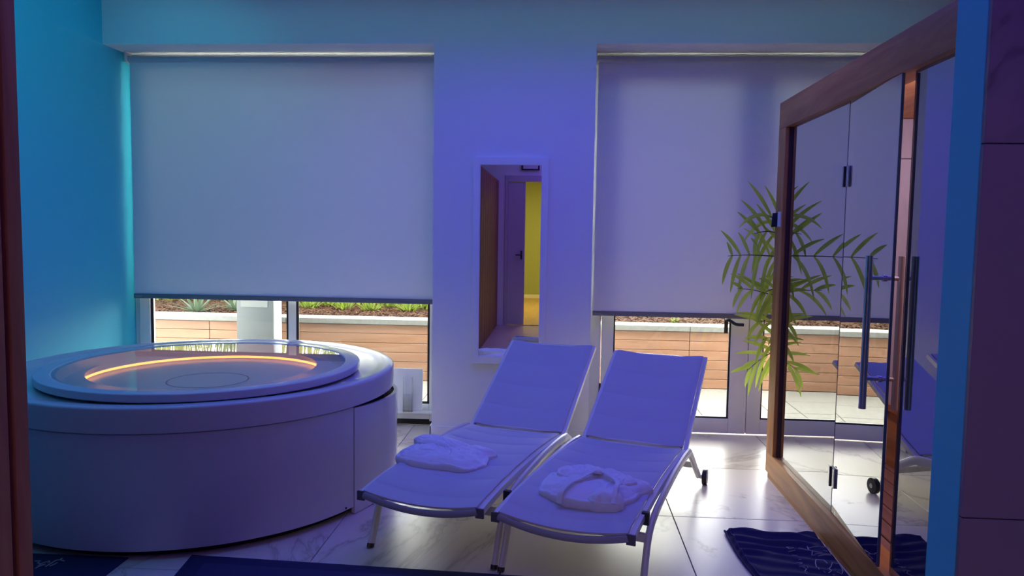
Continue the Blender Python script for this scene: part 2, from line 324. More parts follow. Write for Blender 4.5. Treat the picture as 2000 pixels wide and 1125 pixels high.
# ================================================================== MIRROR on the pier
mr = empty('wall_mirror', (-.363, YB, .555))
X0, X1, Z0, Z1, I0, I1, J0, J1 = -.626, -.098, .555, 2.018, -.577, -.146, .607, 1.966
fm = MB()
yo, yi = YB-.034, YB-.0005
o_ = [(X0, Z0), (X1, Z0), (X1, Z1), (X0, Z1)]; i_ = [(I0, J0), (I1, J0), (I1, J1), (I0, J1)]
vs = [(x, yi, z) for x, z in o_]+[(x, yo, z) for x, z in o_]+[(x, yo, z) for x, z in i_]+[(x, yi, z) for x, z in i_]
fm.add(vs, [q for k in range(4) for q in ((k, (k+1) % 4, 4+(k+1) % 4, 4+k), (4+k, 4+(k+1) % 4, 8+(k+1) % 4, 8+k), (8+k, 8+(k+1) % 4, 12+(k+1) % 4, 12+k), (12+k, 12+(k+1) % 4, (k+1) % 4, k))])
fm.build('frame', M_WALL, mr, bev=.004)
MB().box(I0+.0005, I1-.0005, YB-.012, YB-.002, J0+.0005, J1-.0005).build('mirror_glass', M_MIRROR, mr, smooth=0)
tag(mr, 'tall narrow mirror in a white frame on the pier between the two blinds', 'mirror')

# ================================================================== ROUND TUB
TC = (-2.045, 4.21); LC = (-1.965, 4.06)
tub = empty('round_tub', (*TC, 0))
MB().lathe([(1.0, 0), (1.0, .042), (.5, .042)], TC).build('plinth', M_DARK, tub)
A0 = math.radians(-22.3); A1 = math.radians(78)
base = MB().lathe([(1.03, .040), (1.062, .040), (1.062, .576), (1.03, .576)], TC, 110, A1, A0+2*math.pi, closed=True).build('base_skirt', M_SHELL, tub, bev=.003, seg=1)
sc_ = MB().lathe([(0, 0), (.006, 0), (.006, .003), (0, .003)], (0, 0), 10)
a_ = A0-.06; q = Vector((TC[0]+1.0615*math.cos(a_), TC[1]+1.0615*math.sin(a_), .055))
MB().tube([q, q+Vector((math.cos(a_), math.sin(a_), 0))*.003], .006).build('screw', M_BLACK, base)
MB().lathe([(1.02, .028), (1.02, .60)], TC, 60, A0, A1).build('inner_wall', M_DARK, tub)
# access panel on the window side, standing slightly proud with a dark gap above
def panel(u, v, off=0):
    a = A0+.004+(A1-A0-.01)*u; k = min(1, u*1.6); r = 1.064+.044*math.sin(k*math.pi/2)+off; zt = .570-.066*k
    return (TC[0]+r*math.cos(a), TC[1]+r*math.sin(a), .004+(zt-.004)*v)
pn = MB().grid(lambda u, v: panel(u, v), 48, 3, .022).build('access_panel', M_PANEL, tub, smooth=40)
qa = Vector(panel(.05, .09)); MB().tube([qa, qa+Vector((.0025, -.001, 0))], .005).build('screw', M_BLACK, pn)
prof = [(1.03, .582)] + [(1.074, .582), (1.0755, .60), (1.0755, .683)] + [(1.0635+.012*math.cos(t), .688+.012*math.sin(t)) for t in [i*math.pi/2/6 for i in range(7)]] + [(1.02, .702), (.985, .690), (.95, .688), (.62, .688), (.62, .60)]
MB().lathe(prof, TC, 128).build('rim', M_SHELL, tub)
lid = [(.735, .712), (.76, .700), (.812, .700), (.826, .701), (.833, .706), (.835, .713)] + [(.829+.006*math.cos(t), .7365+.006*math.sin(t)) for t in [i*math.pi/2/4 for i in range(5)]] + [(.79, .7425), (.758, .7415), (.752, .737), (.735, .735)]
ld = MB().lathe(lid, LC, 128, closed=True).build('lid_ring', M_SHELL, tub)
for k in range(6):
    a = k*math.pi/3+.3; MB().lathe([(.0, .684), (.03, .684), (.03, .7005), (0, .7005)], (LC[0]+.775*math.cos(a), LC[1]+.775*math.sin(a)), 12).build('spacer', M_DARK, ld)
MB().lathe([(.7525, .7385), (.0, .7385)], LC, 96).build('lid_glass', M_WATER, tub)
bs = MB().lathe([(.735, .733), (.72, .70), (.68, .655), (.64, .645), (.0, .640)], LC, 96).build('basin', M_BASIN, tub)
MB().lathe([(.210, .6425), (.2145, .6440), (.219, .6425)], LC, 64).build('drain_ring', mat('basin_seam', (.12, .12, .14), .5), bs)
pts = [(.634+.007*math.cos(t), .668+.007*math.sin(t)) for t in [i*math.pi/4 for i in range(8)]]
MB().lathe(pts, LC, 128, closed=True).build('led_ring', M_LED, tub)
tag(tub, 'large round white float tub with a raised lid and glowing orange ring', 'tub')

# ================================================================== SUN LOUNGERS
def lounger(x0, y0, a, s2, z2, label, clips):
    r = empty('sun_lounger', (x0, y0, 0), -a); ORG[r] = Vector((0, 0, 0)); w = .2915
    seatz = lambda s: .302+.028*math.sin(min(1, max(0, s)/1.26)*math.pi)**.8-.006*max(0, .2-s)/.2
    seams = [.10, .30, .50, .70, .90, 1.08, 1.24]
    def quilt(s, lst, amp=.011):
        for p_, q_ in zip(lst, lst[1:]):
            if p_ <= s <= q_: return amp*math.sin(math.pi*(s-p_)/(q_-p_))**.45
        return 0
    def seat(u, v):
        s = .0+1.245*u; k = (v*2-1); e = 1-k*k
        sag = -.030*e*(1-.35*u); pad = quilt(s, seams)*(min(1, e*6))
        return (k*(w-.012), s, seatz(s)+.016+sag+pad)
    sf = MB().grid(seat, 130, 28, .009).build('seat_sling', M_SLING, r, smooth=50)
    MB().tube([(lambda p: (p[0], -.001, p[2]-.014-.010*(1-(k/12-1)**2)))(seat(0, k/24)) for k in range(25)], .016, 10, .010).build('front_hem', M_PIPE, sf)
    for sd in (-1, 1):
        MB().tube([(sd*w, s, seatz(s)) for s in [i*1.262/30 for i in range(31)]], .021, 4, .017).build('seat_rail', M_LFRAME, r, smooth=30)
        MB().tube([(sd*(w-.022), s, seatz(s)+.0175) for s in [i*1.245/30 for i in range(31)]], .004, 6, .010).build('piping', M_PIPE, sf)
        MB().box(sd*w-.019, sd*w+.019, -.006, .004, seatz(0)-.024, seatz(0)+.019).build('end_cap', M_CAP, r, bev=.002)
        if clips: MB().box(sd*(w+.022)-.024, sd*(w+.022)+.008, .19, .215, .285, seatz(.2)+.022).build('clip', M_BLACK, r, bev=.003)
    B0 = Vector((0, 1.290, .300)); B1 = Vector((0, s2, z2)); d = (B1-B0); L = d.length; t = d/L; n_ = Vector((0, -t.z, t.y))
    bl = [.0, .20, .40, .62, L]
    def back(u, v):
        l = .015+(L-.02)*u; k = v*2-1; e = 1-k*k
        p = B0+t*l+n_*(.014-.022*e+quilt(l, bl, .010)*min(1, e*6)-.015*math.sin(u*math.pi)*0)
        return (k*(w-.012), p.y, p.z)
    bs_ = MB().grid(back, 90, 28, .009).build('backrest_sling', M_SLING, r, smooth=50)
    for sd in (-1, 1):
        MB().tube([(sd*w, (B0+t*l).y, (B0+t*l).z) for l in (-.045, L*.25, L*.5, L*.75, L)], .018, 4, .016, up=n_).build('backrest_rail', M_LFRAME, r, smooth=30)
        MB().tube([(sd*(w-.022), (B0+t*l+n_*.016).y, (B0+t*l+n_*.016).z) for l in (.01, L*.5, L-.005)], .004, 6, .010, up=n_).build('piping', M_PIPE, bs_)
        pth = smoothpath([(sd*.314, .125, .008), (sd*.314, .165, .095), (sd*.314, .205, .185), (sd*.314, .262, .246), (sd*.314, .38, .280), (sd*.314, .60, .303), (sd*.314, .90, .318), (sd*.314, 1.16, .314), (sd*.314, 1.275, .300)], 7)
        MB().tube(pth, .026, 10, .0145).build('front_leg', M_LFRAME, r)
        ft_ = MB().tube([(sd*.314, .119, 0.0), (sd*.314, .126, .018)], .024, 10, .0155); ft_.build('foot', M_BLACK, r)
        MB().tube(smoothpath([(sd*.314, 1.20, .312), (sd*.314, 1.285, .300), (sd*.314, 1.40, .235), (sd*.314, 1.55, .135), (sd*.314, 1.665, .062)], 5), .024, 10, .015).build('rear_leg', M_LFRAME, r)
        wh = MB().tube([(sd*.338, 1.690, .046), (sd*.366, 1.690, .046)], .046, 24, up=(0, 0, 1)).build('wheel', M_BLACK, r, bev=.004)
        MB().tube([(sd*.318, 1.690, .046), (sd*.370, 1.690, .046)], .014, 12).build('hub', M_CHROME, wh)
    MB().box(-.31, .31, 1.255, 1.280, .288, .312).build('crossbar', M_LFRAME, r, bev=.003)
    MB().box(-.275, .275, 1.298, 1.318, .296, .322).build('crossbar', M_LFRAME, r, bev=.003)
    MB().box(-.31, .31, 1.50, 1.53, .150, .185).build('crossbar', M_LFRAME, r, bev=.003)
    MB().box(-.31, .31, .215, .240, .20, .235).build('crossbar', M_LFRAME, r, bev=.003)
    T1 = B1-t*.012; MB().tube([(-w, T1.y, T1.z), (w, T1.y, T1.z)], .014, 8).build('top_bar', M_LFRAME, r)
    S = B0+t*(L*.52)
    for sd in (-1, 1): MB().tube([(sd*.22, S.y, S.z-.01), (sd*.22, 1.515, .175)], .010, 8).build('prop', M_LFRAME, r)
    MB().tube([(-.275, S.y, S.z-.012), (.275, S.y, S.z-.012)], .011, 8).build('crossbar', M_LFRAME, r)
    return tag(r, label, 'lounger', 'padded sling sun loungers')
LA = (-.605, 3.209, .282, 2.025, .726); LB = (.022, 3.004, .322, 2.003, .712)
lounger(*LA, 'padded sling sun lounger nearer the round tub, in front of the mirror', False)
lounger(*LB, 'padded sling sun lounger nearer the sauna, with its black wheel showing', True)

# ================================================================== FOLDED BATHROBES
def sup(t, p): c = math.cos(t); return math.copysign(abs(c)**p, c)
def robe(L, s, k, rot, seed, flip, label):
    x0, y0, a = L[:3]; d = Vector((math.sin(a), math.cos(a), 0)); n_ = Vector((math.cos(a), -math.sin(a), 0))
    c = Vector((x0, y0, 0))+d*s+n_*k; zb = .318; r = empty('bathrobe', (c.x, c.y, zb), -a+rot); ORG[r] = Vector((0, 0, 0))
    def pillow(cx, cy, cz, rx, ry, h, rz, sd, slope=(0, 0), wr=1.0, nu=110, nv=44):
        rnd = random.Random(sd); ph = [rnd.uniform(0, 6) for _ in range(6)]; ca, sa_ = math.cos(rz), math.sin(rz)
        def f(u, v):
            t = u*2*math.pi; e = 1+.06*math.sin(2*t+ph[0])+.05*math.sin(3*t+ph[1])+.03*math.sin(7*t+ph[2])+.012*math.sin(13*t+ph[3])
            if v < .3: w_ = v/.3; z = h*.62*math.sin(w_*math.pi/2); rr = 1+.06*math.sin(w_*math.pi)
            else: w_ = (v-.3)/.7; rr = 1-w_**1.1; z = h*(.62+.38*(1-rr**4.5))
            x = rx*rr*e*sup(t, .62); y = ry*rr*e*sup(t-math.pi/2, .62)
            q = Vector((x*9, y*9, sd)); wv = noise.noise(q*.9)
            cr_ = abs(noise.noise(Vector((x*16+2*wv, y*9+2*wv, sd+7))))
            dz = (.020*noise.noise(q)+.010*noise.noise(q*2.3)-.016*(1-min(1, cr_*5)))*wr*min(1, v*3)
            z = max(.001, z+dz+(slope[0]*x+slope[1]*y)*min(1, v*3))
            return (cx+x*ca-y*sa_, cy+x*sa_+y*ca, cz+z)
        return MB().grid(f, nu, nv)
    pillow(0, 0, .002, .200, .168, .084, 0, seed, (-.06 if flip < 0 else .0, .04), .5).build('folded_body', M_ROBE, r, smooth=80)
    if flip < 0:
        pillow(-.050, .075, .060, .130, .065, .048, -.28, seed+11, (-.06, .05), .35).build('folded_collar', M_ROBE, r, smooth=80)
        pillow(.140, .080, .006, .085, .080, .072, -.5, seed+12, (0, 0), .4).build('folded_sleeve', M_ROBE, r, smooth=80)
    else:
        pillow(-.080, .080, .058, .100, .060, .046, .45, seed+11, (0, .05), .35).build('folded_collar', M_ROBE, r, smooth=80)
        pillow(.085, .080, .058, .100, .055, .044, -.45, seed+14, (0, .05), .35).build('folded_collar', M_ROBE, r, smooth=80)
        pillow(.165, .070, .004, .075, .085, .070, -.4, seed+12, (0, 0), .4).build('folded_sleeve', M_ROBE, r, smooth=80)
        pillow(.115, -.110, .004, .070, .060, .082, .2, seed+13, (0, 0), .4).build('folded_sleeve', M_ROBE, r, smooth=80)
    if flip < 0: return tag(r, label, 'bathrobe', 'folded white bathrobes')
    # belt laid across
    P = [(.012, .055, .118), (-.008, .02, .108), (-.035, -.05, .098), (-.060, -.12, .092), (-.075, -.172, .066), (-.078, -.190, .022)]
    MB().tube(smoothpath(P, 6), .005, 8, .013).build('belt', M_ROBE, r)
    P = [(.012, .055, .118), (.055, .035, .112), (.105, .0, .104), (.140, -.05, .104), (.150, -.11, .100), (.158, -.165, .05)]
    MB().tube(smoothpath(P, 6), .005, 8, .011).build('belt', M_ROBE, r)
    pillow(.012, .058, .100, .030, .024, .022, 0, 5, (0, 0), .4, 24, 12).build('belt_knot', M_ROBE, r, smooth=80)
    return tag(r, label, 'bathrobe', 'folded white bathrobes')
robe(LA, .50, -.105, .10, 3, -1, 'folded white waffle bathrobe on the lounger nearer the tub')
robe(LB, .33, .028, -.05, 8, 1, 'folded white waffle bathrobe on the lounger nearer the sauna')

# ================================================================== SAUNA CABIN
SX, SY0, SY1, SH = 1.299, 1.60, 4.694, 2.294; GX = 1.335
sa = empty('infrared_sauna', ((SX+2.4)/2, 3.1, 0))
MB().box(SX+.012, 2.40, SY0, SY1-.012, 0, .040).build('plinth', M_CEDAR, sa)
MB().box(SX, SX+.12, SY0, SY1, .040, .166).build('sill', M_CEDAR, sa, bev=.004)
MB().box(SX, SX+.12, SY0, SY1, 2.134, SH).build('header_beam', M_CEDAR, sa, bev=.004)
MB().box(SX, SX+.12, SY1-.142, SY1, .166, 2.134).build('corner_post', M_CEDARZ, sa, bev=.003)
MB().box(SX+.02, SX+.10, SY1-.156, SY1-.142, .166, 2.134).build('post_shaded_side', wood('cedar_shaded_side', (.05, .015, .01), (.10, .03, .02), .5, 'z'), sa)  # post's camera-facing side; its shade is put into a darker cedar colour
MB().box(SX, SX+.12, SY0, SY0+.142, .166, 2.134).build('corner_post', M_CEDARZ, sa, bev=.003)
MB().box(SX+.12, 2.40, SY1-.04, SY1, .040, SH).build('end_wall', M_CEDARZ, sa)
MB().box(SX+.12, 2.34, SY1-.06, SY1-.041, .126, 1.962).build('lining_panel', M_HEMLOCK, sa, bev=.003, seg=1)
MB().box(SX+.12, 2.34, SY1-.06, SY1-.041, 1.966, 2.198).build('lining_panel', M_HEMLOCK, sa, bev=.003, seg=1)
MB().box(2.32, 2.339, SY0+.06, SY1-.061, .126, 2.198).build('lining_panel', M_HEMLOCK, sa)
MB().box(SX+.12, 2.40, SY0, SY0+.06, .040, SH).build('end_wall', M_CEDARZ, sa)
MB().box(2.34, 2.40, SY0+.06, SY1-.06, .040, SH).build('back_wall', M_CEDARZ, sa)
MB().box(SX+.12, 2.34, SY0+.06, SY1-.06, 2.20, SH).build('roof', M_CEDAR, sa)
sl0 = None
for i in range(10):
    x = SX+.124+i*.091; c = (x+.042, 3.147, .105)
    if sl0: copy_piece(sl0, sa, c)
    else: sl0 = MB().box(x, x+.084, SY0+.065, SY1-.065, .085, .125).build('floor_slat', M_DECK, sa, org=c, bev=.004, seg=1)
MB().box(SX+.12, 2.34, SY0+.06, SY1-.06, .045, .084).build('floor_frame', M_DARK, sa)
be = MB().box(1.98, 2.34, SY0+.06, SY1-.06, .46, .50).build('bench', M_CEDAR, sa, bev=.004); MB().box(2.0, 2.03, SY0+.06, SY1-.06, .126, .46).build('bench_front', M_CEDAR, be)
def glass(name, y0, y1, par, z0=.168, z1=2.132):
    g = MB().box(GX-.004, GX+.004, y0, y1, z0, z1).build(name, M_SGLASS, par, smooth=0)
    MB().box(GX-.0042, GX+.0042, y0-.0015, y0+.0005, z0, z1).build('glass_edge', M_GEDGE, g, smooth=0)
    MB().box(GX-.0042, GX+.0042, y1-.0005, y1+.0015, z0, z1).build('glass_edge', M_GEDGE, g, smooth=0); return g
glass('glass_panel', 3.656, 4.537, sa); glass('glass_panel', 1.745, 3.000, sa)
# door: hinged on the far panel, standing a little ajar
hg = Vector((GX, 3.650, 0)); phi = math.radians(3.0); dl = .610
dd = Vector((-math.sin(phi), -math.cos(phi), 0)); dn = Vector((-math.cos(phi), math.sin(phi), 0))      # along door / outwards (room side)
def door_box(l0, l1, n0, n1, z0, z1):
    V = [hg+dd*l+dn*n+Vector((0, 0, z)) for z in (z0, z1) for n in (n0, n1) for l in (l0, l1)]
    return V, [(0, 2, 3, 1), (4, 5, 7, 6), (0, 1, 5, 4), (2, 6, 7, 3), (0, 4, 6, 2), (1, 3, 7, 5)]
dr = MB().add(*door_box(.004, dl, -.004, .004, .172, 2.131)).build('glass_door', M_SGLASS, sa, smooth=0)
MB().add(*door_box(dl-.002, dl+.003, -.0055, .0055, .172, 2.131)).build('door_edge', M_GEDGE, dr, smooth=0)
for sd, off in ((1, .066), (-1, .060)):
    l = dl-.075; P = hg+dd*l+dn*(sd*off)
    hb = MB().tube([P+Vector((0, 0, .80)), P+Vector((0, 0, 1.425))], .0145, 16).build('handle', M_CHROME, dr)
    for z in (.925, 1.335):
        s_ = MB()
        q0 = hg+dd*l+dn*(sd*.004)+Vector((0, 0, z)); q1 = hg+dd*l+dn*(sd*off)+Vector((0, 0, z)); s_.tube([q0, q1], .009, 12); s_.tube([q0, q0+dn*sd*.008], .014, 12); s_.build('standoff', M_CHROME, hb)
for z in (1.78, .345):
    h = MB().add(*door_box(-.045, .045, .005, .013, z-.048, z+.048)).add(*door_box(-.045, .045, -.013, -.005, z-.048, z+.048)).build('hinge', M_CHROME, sa, bev=.002)
    MB().tube([hg+dn*.015+Vector((0, 0, z-.048)), hg+dn*.015+Vector((0, 0, z+.048))], .006, 8).build('pin', M_BLACK, h)
# small black gauge screwed to the outer corner of the post
gq = on_y(1511, 428, SY1+.004)
g = MB().add([(SX+.018, SY1-.06, 1.555), (SX+.018, SY1-.06, 1.640), (SX-.028, SY1-.035, 1.635), (SX-.034, SY1-.035, 1.550), (SX+.018, SY1-.03, 1.555), (SX+.018, SY1-.03, 1.640), (SX-.018, SY1-.005, 1.635), (SX-.024, SY1-.005, 1.550)],
             [(0, 1, 2, 3), (4, 7, 6, 5), (0, 4, 5, 1), (1, 5, 6, 2), (2, 6, 7, 3), (3, 7, 4, 0)]).build('gauge', M_BLACK, sa, bev=.002, label='small tilted black gauge on the corner post')
MB().box(SX-.003, SX+.001, SY1-.115, SY1-.055, 1.553, 1.642).build('bracket', M_FRAME, g)
tag(sa, 'reddish cedar sauna cabin with a frameless grey glass front, door ajar', 'sauna')

# ================================================================== WOODEN CABIN at the left edge
cb = empty('wooden_cabin', (-2.1, 0, 0)); CXF = -1.0
MB().box(-3.29, CXF-.022, YC+.01, 1.318, 0, 2.25).build('core', M_DARK, cb)
MB().box(CXF-.030, CXF, 1.303, 1.340, 0, 2.27).build('corner_trim', M_CABIN, cb, bev=.003)
b0 = None; ny = 9; bw = (1.303-(YC+.01))/ny
for i in range(ny):
    y = YC+.01+i*bw; c = (CXF-.011, y+bw/2, 1.13)
    if b0: copy_piece(b0, cb, c)
    else: b0 = MB().box(CXF-.022, CXF, y+.014, y+bw-.014, .004, 2.262).build('board', M_CABIN, cb, org=c, bev=.006)
b1 = None; nx = 22; bw = (CXF-.030+3.29)/nx
for i in range(nx):
    x = -3.29+i*bw; c = (x+bw/2, 1.329, 1.13)
    if b1: copy_piece(b1, cb, c)
    else: b1 = MB().box(x+.003, x+bw-.003, 1.3182, 1.340, .004, 2.262).build('board', M_CABIN, cb, org=c, bev=.006)
MB().box(-3.29, CXF, YC+.01, 1.34, 2.262, 2.30).build('top', M_CABIN, cb, bev=.01)
tag(cb, 'dark reddish wooden cabin of upright boards at the left edge', 'cabin')

# ================================================================== MATS AND TOWEL
def stroke(mb, pts, z, r=.003):
    mb.tube([on_z(x, y, z) for x, y in pts], r, 6, r*1.6, cap=True)
# crumpled navy towel mat by the sauna
tw = empty('towel_mat', (1.07, 3.25, 0))
C00, C10, C01, C11 = Vector((.93, 2.72, 0)), Vector((1.2975, 2.72, 0)), Vector((.848, 3.745, 0)), Vector((1.2975, 3.775, 0))
def tz(x, y):
    v = (y-2.72)/1.05; f = max(0, v-.45)/.55
    ln_ = noise.noise(Vector((x*2.5, y*26, 5)))
    w = .005*math.sin((y+.25*x)*75+3.0*noise.noise(Vector((x*6, y*4, 1))))*(.35+f)+.007*(.4+f)*ln_+.008*f*noise.noise(Vector((x*5, y*14, 3)))+.012*f+.006
    return .014+max(0, w)*1.2
def twf(u, v):
    p = (C00*(1-u)+C10*u)*(1-v)+(C01*(1-u)+C11*u)*v
    p.x += .012*math.sin(v*7)*(1-u); p.y += .015*math.sin(u*6+1)*v
    ed = min(u, 1-u, v, 1-v)*18
    p.z = max(.004, tz(p.x, p.y)*min(1, ed+.25)); return p
body = MB().grid(twf, 70, 230, .0035).build('terry_cloth', M_NAVY, tw, smooth=80)
MB().tube([twf(0.03, i/80)+Vector((.010, 0, .002)) for i in range(81)], .0025, 6, .014).build('hem', M_NAVY2, body)
MB().tube([twf(0.0, i/80)+Vector((-.004, 0, .001)) for i in range(81)], .005, 6, .006).build('rolled_edge', M_NAVY, body)
em = MB(); cr = lambda L_: [(1520+x*.08, 1050+y*.08) for x, y in L_]
for L_ in ([(190, 290), (380, 295)], [(200, 295), (260, 345), (330, 350)], [(250, 375), (410, 372)], [(340, 465), (400, 445), (460, 465)], [(500, 580), (560, 585)], [(440, 635), (595, 630)],
           [(370, 685), (440, 680)], [(520, 640), (590, 660), (540, 690)], [(510, 745), (710, 748), (720, 790)], [(600, 760), (690, 800), (640, 850), (720, 880)], [(650, 905), (710, 925)],
           [(705, 260), (740, 370), (800, 380)], [(710, 290), (860, 285), (1000, 285)], [(490, 320), (580, 335), (660, 380), (800, 380), (940, 400), (1080, 405)], [(1060, 300), (1130, 285), (1210, 320), (1280, 380)],
           [(1100, 360), (1200, 380)], [(830, 400), (820, 470), (900, 480)], [(900, 460), (1000, 440), (1120, 470), (1200, 440), (1330, 460)], [(980, 500), (1140, 495), (1290, 510)],
           [(930, 590), (1030, 575), (1110, 590), (1200, 690)], [(920, 590), (905, 660), (930, 770), (980, 790), (1000, 830)], [(1300, 670), (1400, 690), (1480, 700), (1550, 770), (1580, 860), (1550, 920), (1430, 880)],
           [(1320, 670), (1290, 740), (1240, 800), (1300, 860), (1230, 890)], [(1110, 860), (1150, 880)], [(1330, 930), (1380, 925)]):
    P = []
    for x, y in cr(L_):
        q = on_z(x, y, .02); q.z = tz(q.x, q.y)+.0025; P.append(q)
    em.tube(P, .0016, 6, .0022)
em.build('embroidered_emblem', M_THREAD, body, label='pale embroidered flowing emblem and script')
tag(tw, 'crumpled navy towel mat with pale embroidery beside the sauna', 'towel')
# mat under the tub's edge with script
mt = empty('bath_mat', (-2.35, 2.85, 0))
def flatmat(pts4, th, nm, M, par, zz=0.0):
    a, b, c, d = [Vector((*p, 0)) for p in pts4]
    def f(u, v):
        p = (a*(1-u)+b*u)*(1-v)+(d*(1-u)+c*u)*v; e_ = min(u, 1-u, v, 1-v)*40
        p.z = zz+th*min(1, .4+e_)+.0008*noise.noise(Vector((p.x*30, p.y*30, 0))); return p
    return MB().grid(f, 50, 30, th*.9).build(nm, M, par, smooth=60)
mb_ = flatmat([(-2.75, 2.52), (-1.912, 2.50), (-1.924, 3.185), (-2.70, 3.185)], .009, 'terry_cloth', M_NAVY, mt)
em = MB(); cl = lambda L_: [(60+x*.09, 1075+y*.09) for x, y in L_]
for L_ in ([(90, 230), (210, 225), (150, 270), (230, 300), (150, 330)], [(100, 390), (180, 345), (320, 300)], [(220, 290), (330, 250), (400, 230), (410, 260), (360, 275)], [(320, 350), (450, 280), (560, 210), (640, 205), (730, 230)], [(410, 340), (500, 310), (580, 265)], [(640, 205), (680, 170)]):
    em.tube([on_z(x, y, .0115) for x, y in cl(L_)], .0022, 6, .004)
em.build('embroidered_script', M_THREAD, mb_, label='pale embroidered script')
tag(mt, 'dark navy bath mat with pale script lying against the tub front', 'mat')
mt = empty('floor_mat', (-.8, 2.85, 0))
flatmat([(-1.56, 2.45), (.12, 2.42), (.10, 3.165), (-1.657, 3.240)], .010, 'border', M_NAVY, mt)
flatmat([(-1.47, 2.52), (.04, 2.50), (.02, 3.090), (-1.555, 3.150)], .0032, 'woven_panel', M_NAVY2, mt, .0098)
tag(mt, 'long navy floor mat with a plain border in front of the loungers', 'mat')

# ================================================================== PALM behind the sauna corner
pl = empty('potted_palm', (1.66, 4.96, 0))
MB().lathe([(0, 0), (.13, 0), (.17, .30), (.155, .30), (.15, .26), (0, .26)], (1.66, 4.96), 32).build('pot', M_POT, pl)
MB().tube(smoothpath([(1.66, 4.96, .26), (1.64, 4.95, .7), (1.60, 4.94, 1.1), (1.56, 4.92, 1.6)]), .016, 8).build('stem', M_STEM, pl)
def frond(pts, n, ln, up, down, seed, wid=.012, t0=.12, base=None):
    rnd = random.Random(seed); P = smoothpath(pts, 8); fr = MB().tube(P, [.006-.0045*i/len(P) for i in range(len(P))], 6).build('frond', M_STEM, pl)
    for i in range(n):
        f = t0+(1-t0)*(i+.5)/n; x = f*(len(P)-1); j = min(int(x), len(P)-2); c = P[j].lerp(P[j+1], x-j); t = (P[j+1]-P[j]).normalized()
        for sd in (1, -1):
            L = 1.9*ln*(.55+.9*math.sin(math.pi*min(.95, .18+f*.8)))*rnd.uniform(.85, 1.12); ang = (up if sd > 0 else down)*rnd.uniform(.85, 1.15)
            side = Vector((0, rnd.uniform(-.5, .5), 0)); d = (t*math.cos(ang)+Vector((0, 0, sd))*math.sin(ang)+side).normalized()
            pts_ = []; q = c.copy(); steps = 9; g_ = (.05 if sd > 0 else .17)*rnd.uniform(.7, 1.3)
            for k in range(steps+1):
                pts_.append(q.copy()); q = q+d*(L/steps); d = (d+Vector((0, 0, -g_))).normalized()
            vs = []; fs = []
            for k, p in enumerate(pts_):
                tt = (pts_[min(k+1, steps)]-pts_[max(k-1, 0)]).normalized(); s = tt.cross(Vector((rnd.uniform(-.05, .05), -1, .25))).normalized()
                w = wid*math.sin(math.pi*(.10+.88*k/steps))**.8; nn = s.cross(tt).normalized()
                vs += [p-s*w, p+nn*w*.35, p+s*w]
                if k: o = 3*k; fs += [(o-3, o-2, o+1, o), (o-2, o-1, o+2, o+1)]
            MB().add(vs, fs).build('leaflet', M_PALM, fr, smooth=80)
    return fr
def pp(x, y, Y=4.86): return on_y(x, y, Y)
frond([pp(1590, 520, 4.95), pp(1550, 504, 4.93), pp(1505, 500, 4.86), pp(1460, 498, 4.62), pp(1422, 500, 4.40)], 8, .125, .80, .70, 1)
frond([pp(1560, 480, 4.92), pp(1525, 458), pp(1498, 452, 4.8), pp(1474, 456, 4.74)], 4, .11, .9, .8, 2)
frond([pp(1560, 470, 4.92), pp(1530, 440), pp(1512, 428, 4.8), pp(1500, 420, 4.78)], 2, .13, .75, .15, 3)
frond([pp(1580, 600, 4.92), pp(1530, 580), pp(1500, 574, 4.8), pp(1470, 566, 4.72), pp(1440, 564, 4.66)], 5, .10, .5, .45, 4)
frond([pp(1570, 560, 4.92), pp(1530, 562), pp(1505, 566, 4.8), pp(1492, 574, 4.76)], 3, .11, .7, .5, 41)
frond([pp(1570, 660, 4.92), pp(1530, 634), pp(1500, 628, 4.8), pp(1482, 628, 4.76)], 3, .10, .35, .3, 5)
frond([pp(1570, 700, 4.92), pp(1530, 672), pp(1505, 660, 4.82), pp(1488, 664, 4.78)], 2, .10, .3, .25, 6)
frond([pp(1560, 705, 4.92), pp(1528, 690), pp(1505, 690, 4.82), pp(1480, 706, 4.76), pp(1462, 722, 4.72)], 5, .10, .45, .6, 7)
frond([Vector((1.56, 4.92, 1.5)), Vector((1.66, 5.02, 1.62)), Vector((1.82, 5.12, 1.62)), Vector((1.94, 5.18, 1.5))], 7, .13, .9, .75, 9)
frond([Vector((1.56, 4.92, 1.55)), Vector((1.58, 4.98, 1.75)), Vector((1.63, 5.04, 1.9))], 6, .11, .8, .6, 10)
tag(pl, 'green palm with long drooping leaflets behind the sauna corner', 'plant')

# ================================================================== SMALL THINGS ON THE WINDOW SILL
wc = empty('white_panel', (-1.11, 5.615, .118))
V = [(-1.262, 5.608, .1185), (-1.036, 5.608, .1185), (-1.036, 5.640, .442), (-1.262, 5.640, .442)]
MB().add([*V, *[(x, y+.008, z) for x, y, z in V]], [(0, 1, 2, 3), (7, 6, 5, 4), (0, 4, 5, 1), (1, 5, 6, 2), (2, 6, 7, 3), (3, 7, 4, 0)]).build('board', mat('white_board', (.78, .80, .84), .4), wc)
M_CLEAR = thin_glass('clear_acrylic', (.90, .92, .93), 1.5)
h_ = MB()
for a, b in ((-1.180, -1.174), (-1.112, -1.106)): h_.box(a, b, 5.585, 5.606, .1185, .385)
h_.box(-1.174, -1.112, 5.585, 5.589, .1185, .255).box(-1.174, -1.112, 5.589, 5.606, .1185, .124).build('clear_holder', M_CLEAR, wc, smooth=0)
tag(wc, 'white panel with a clear holder leaning on the sill between tub and pier', 'panel')

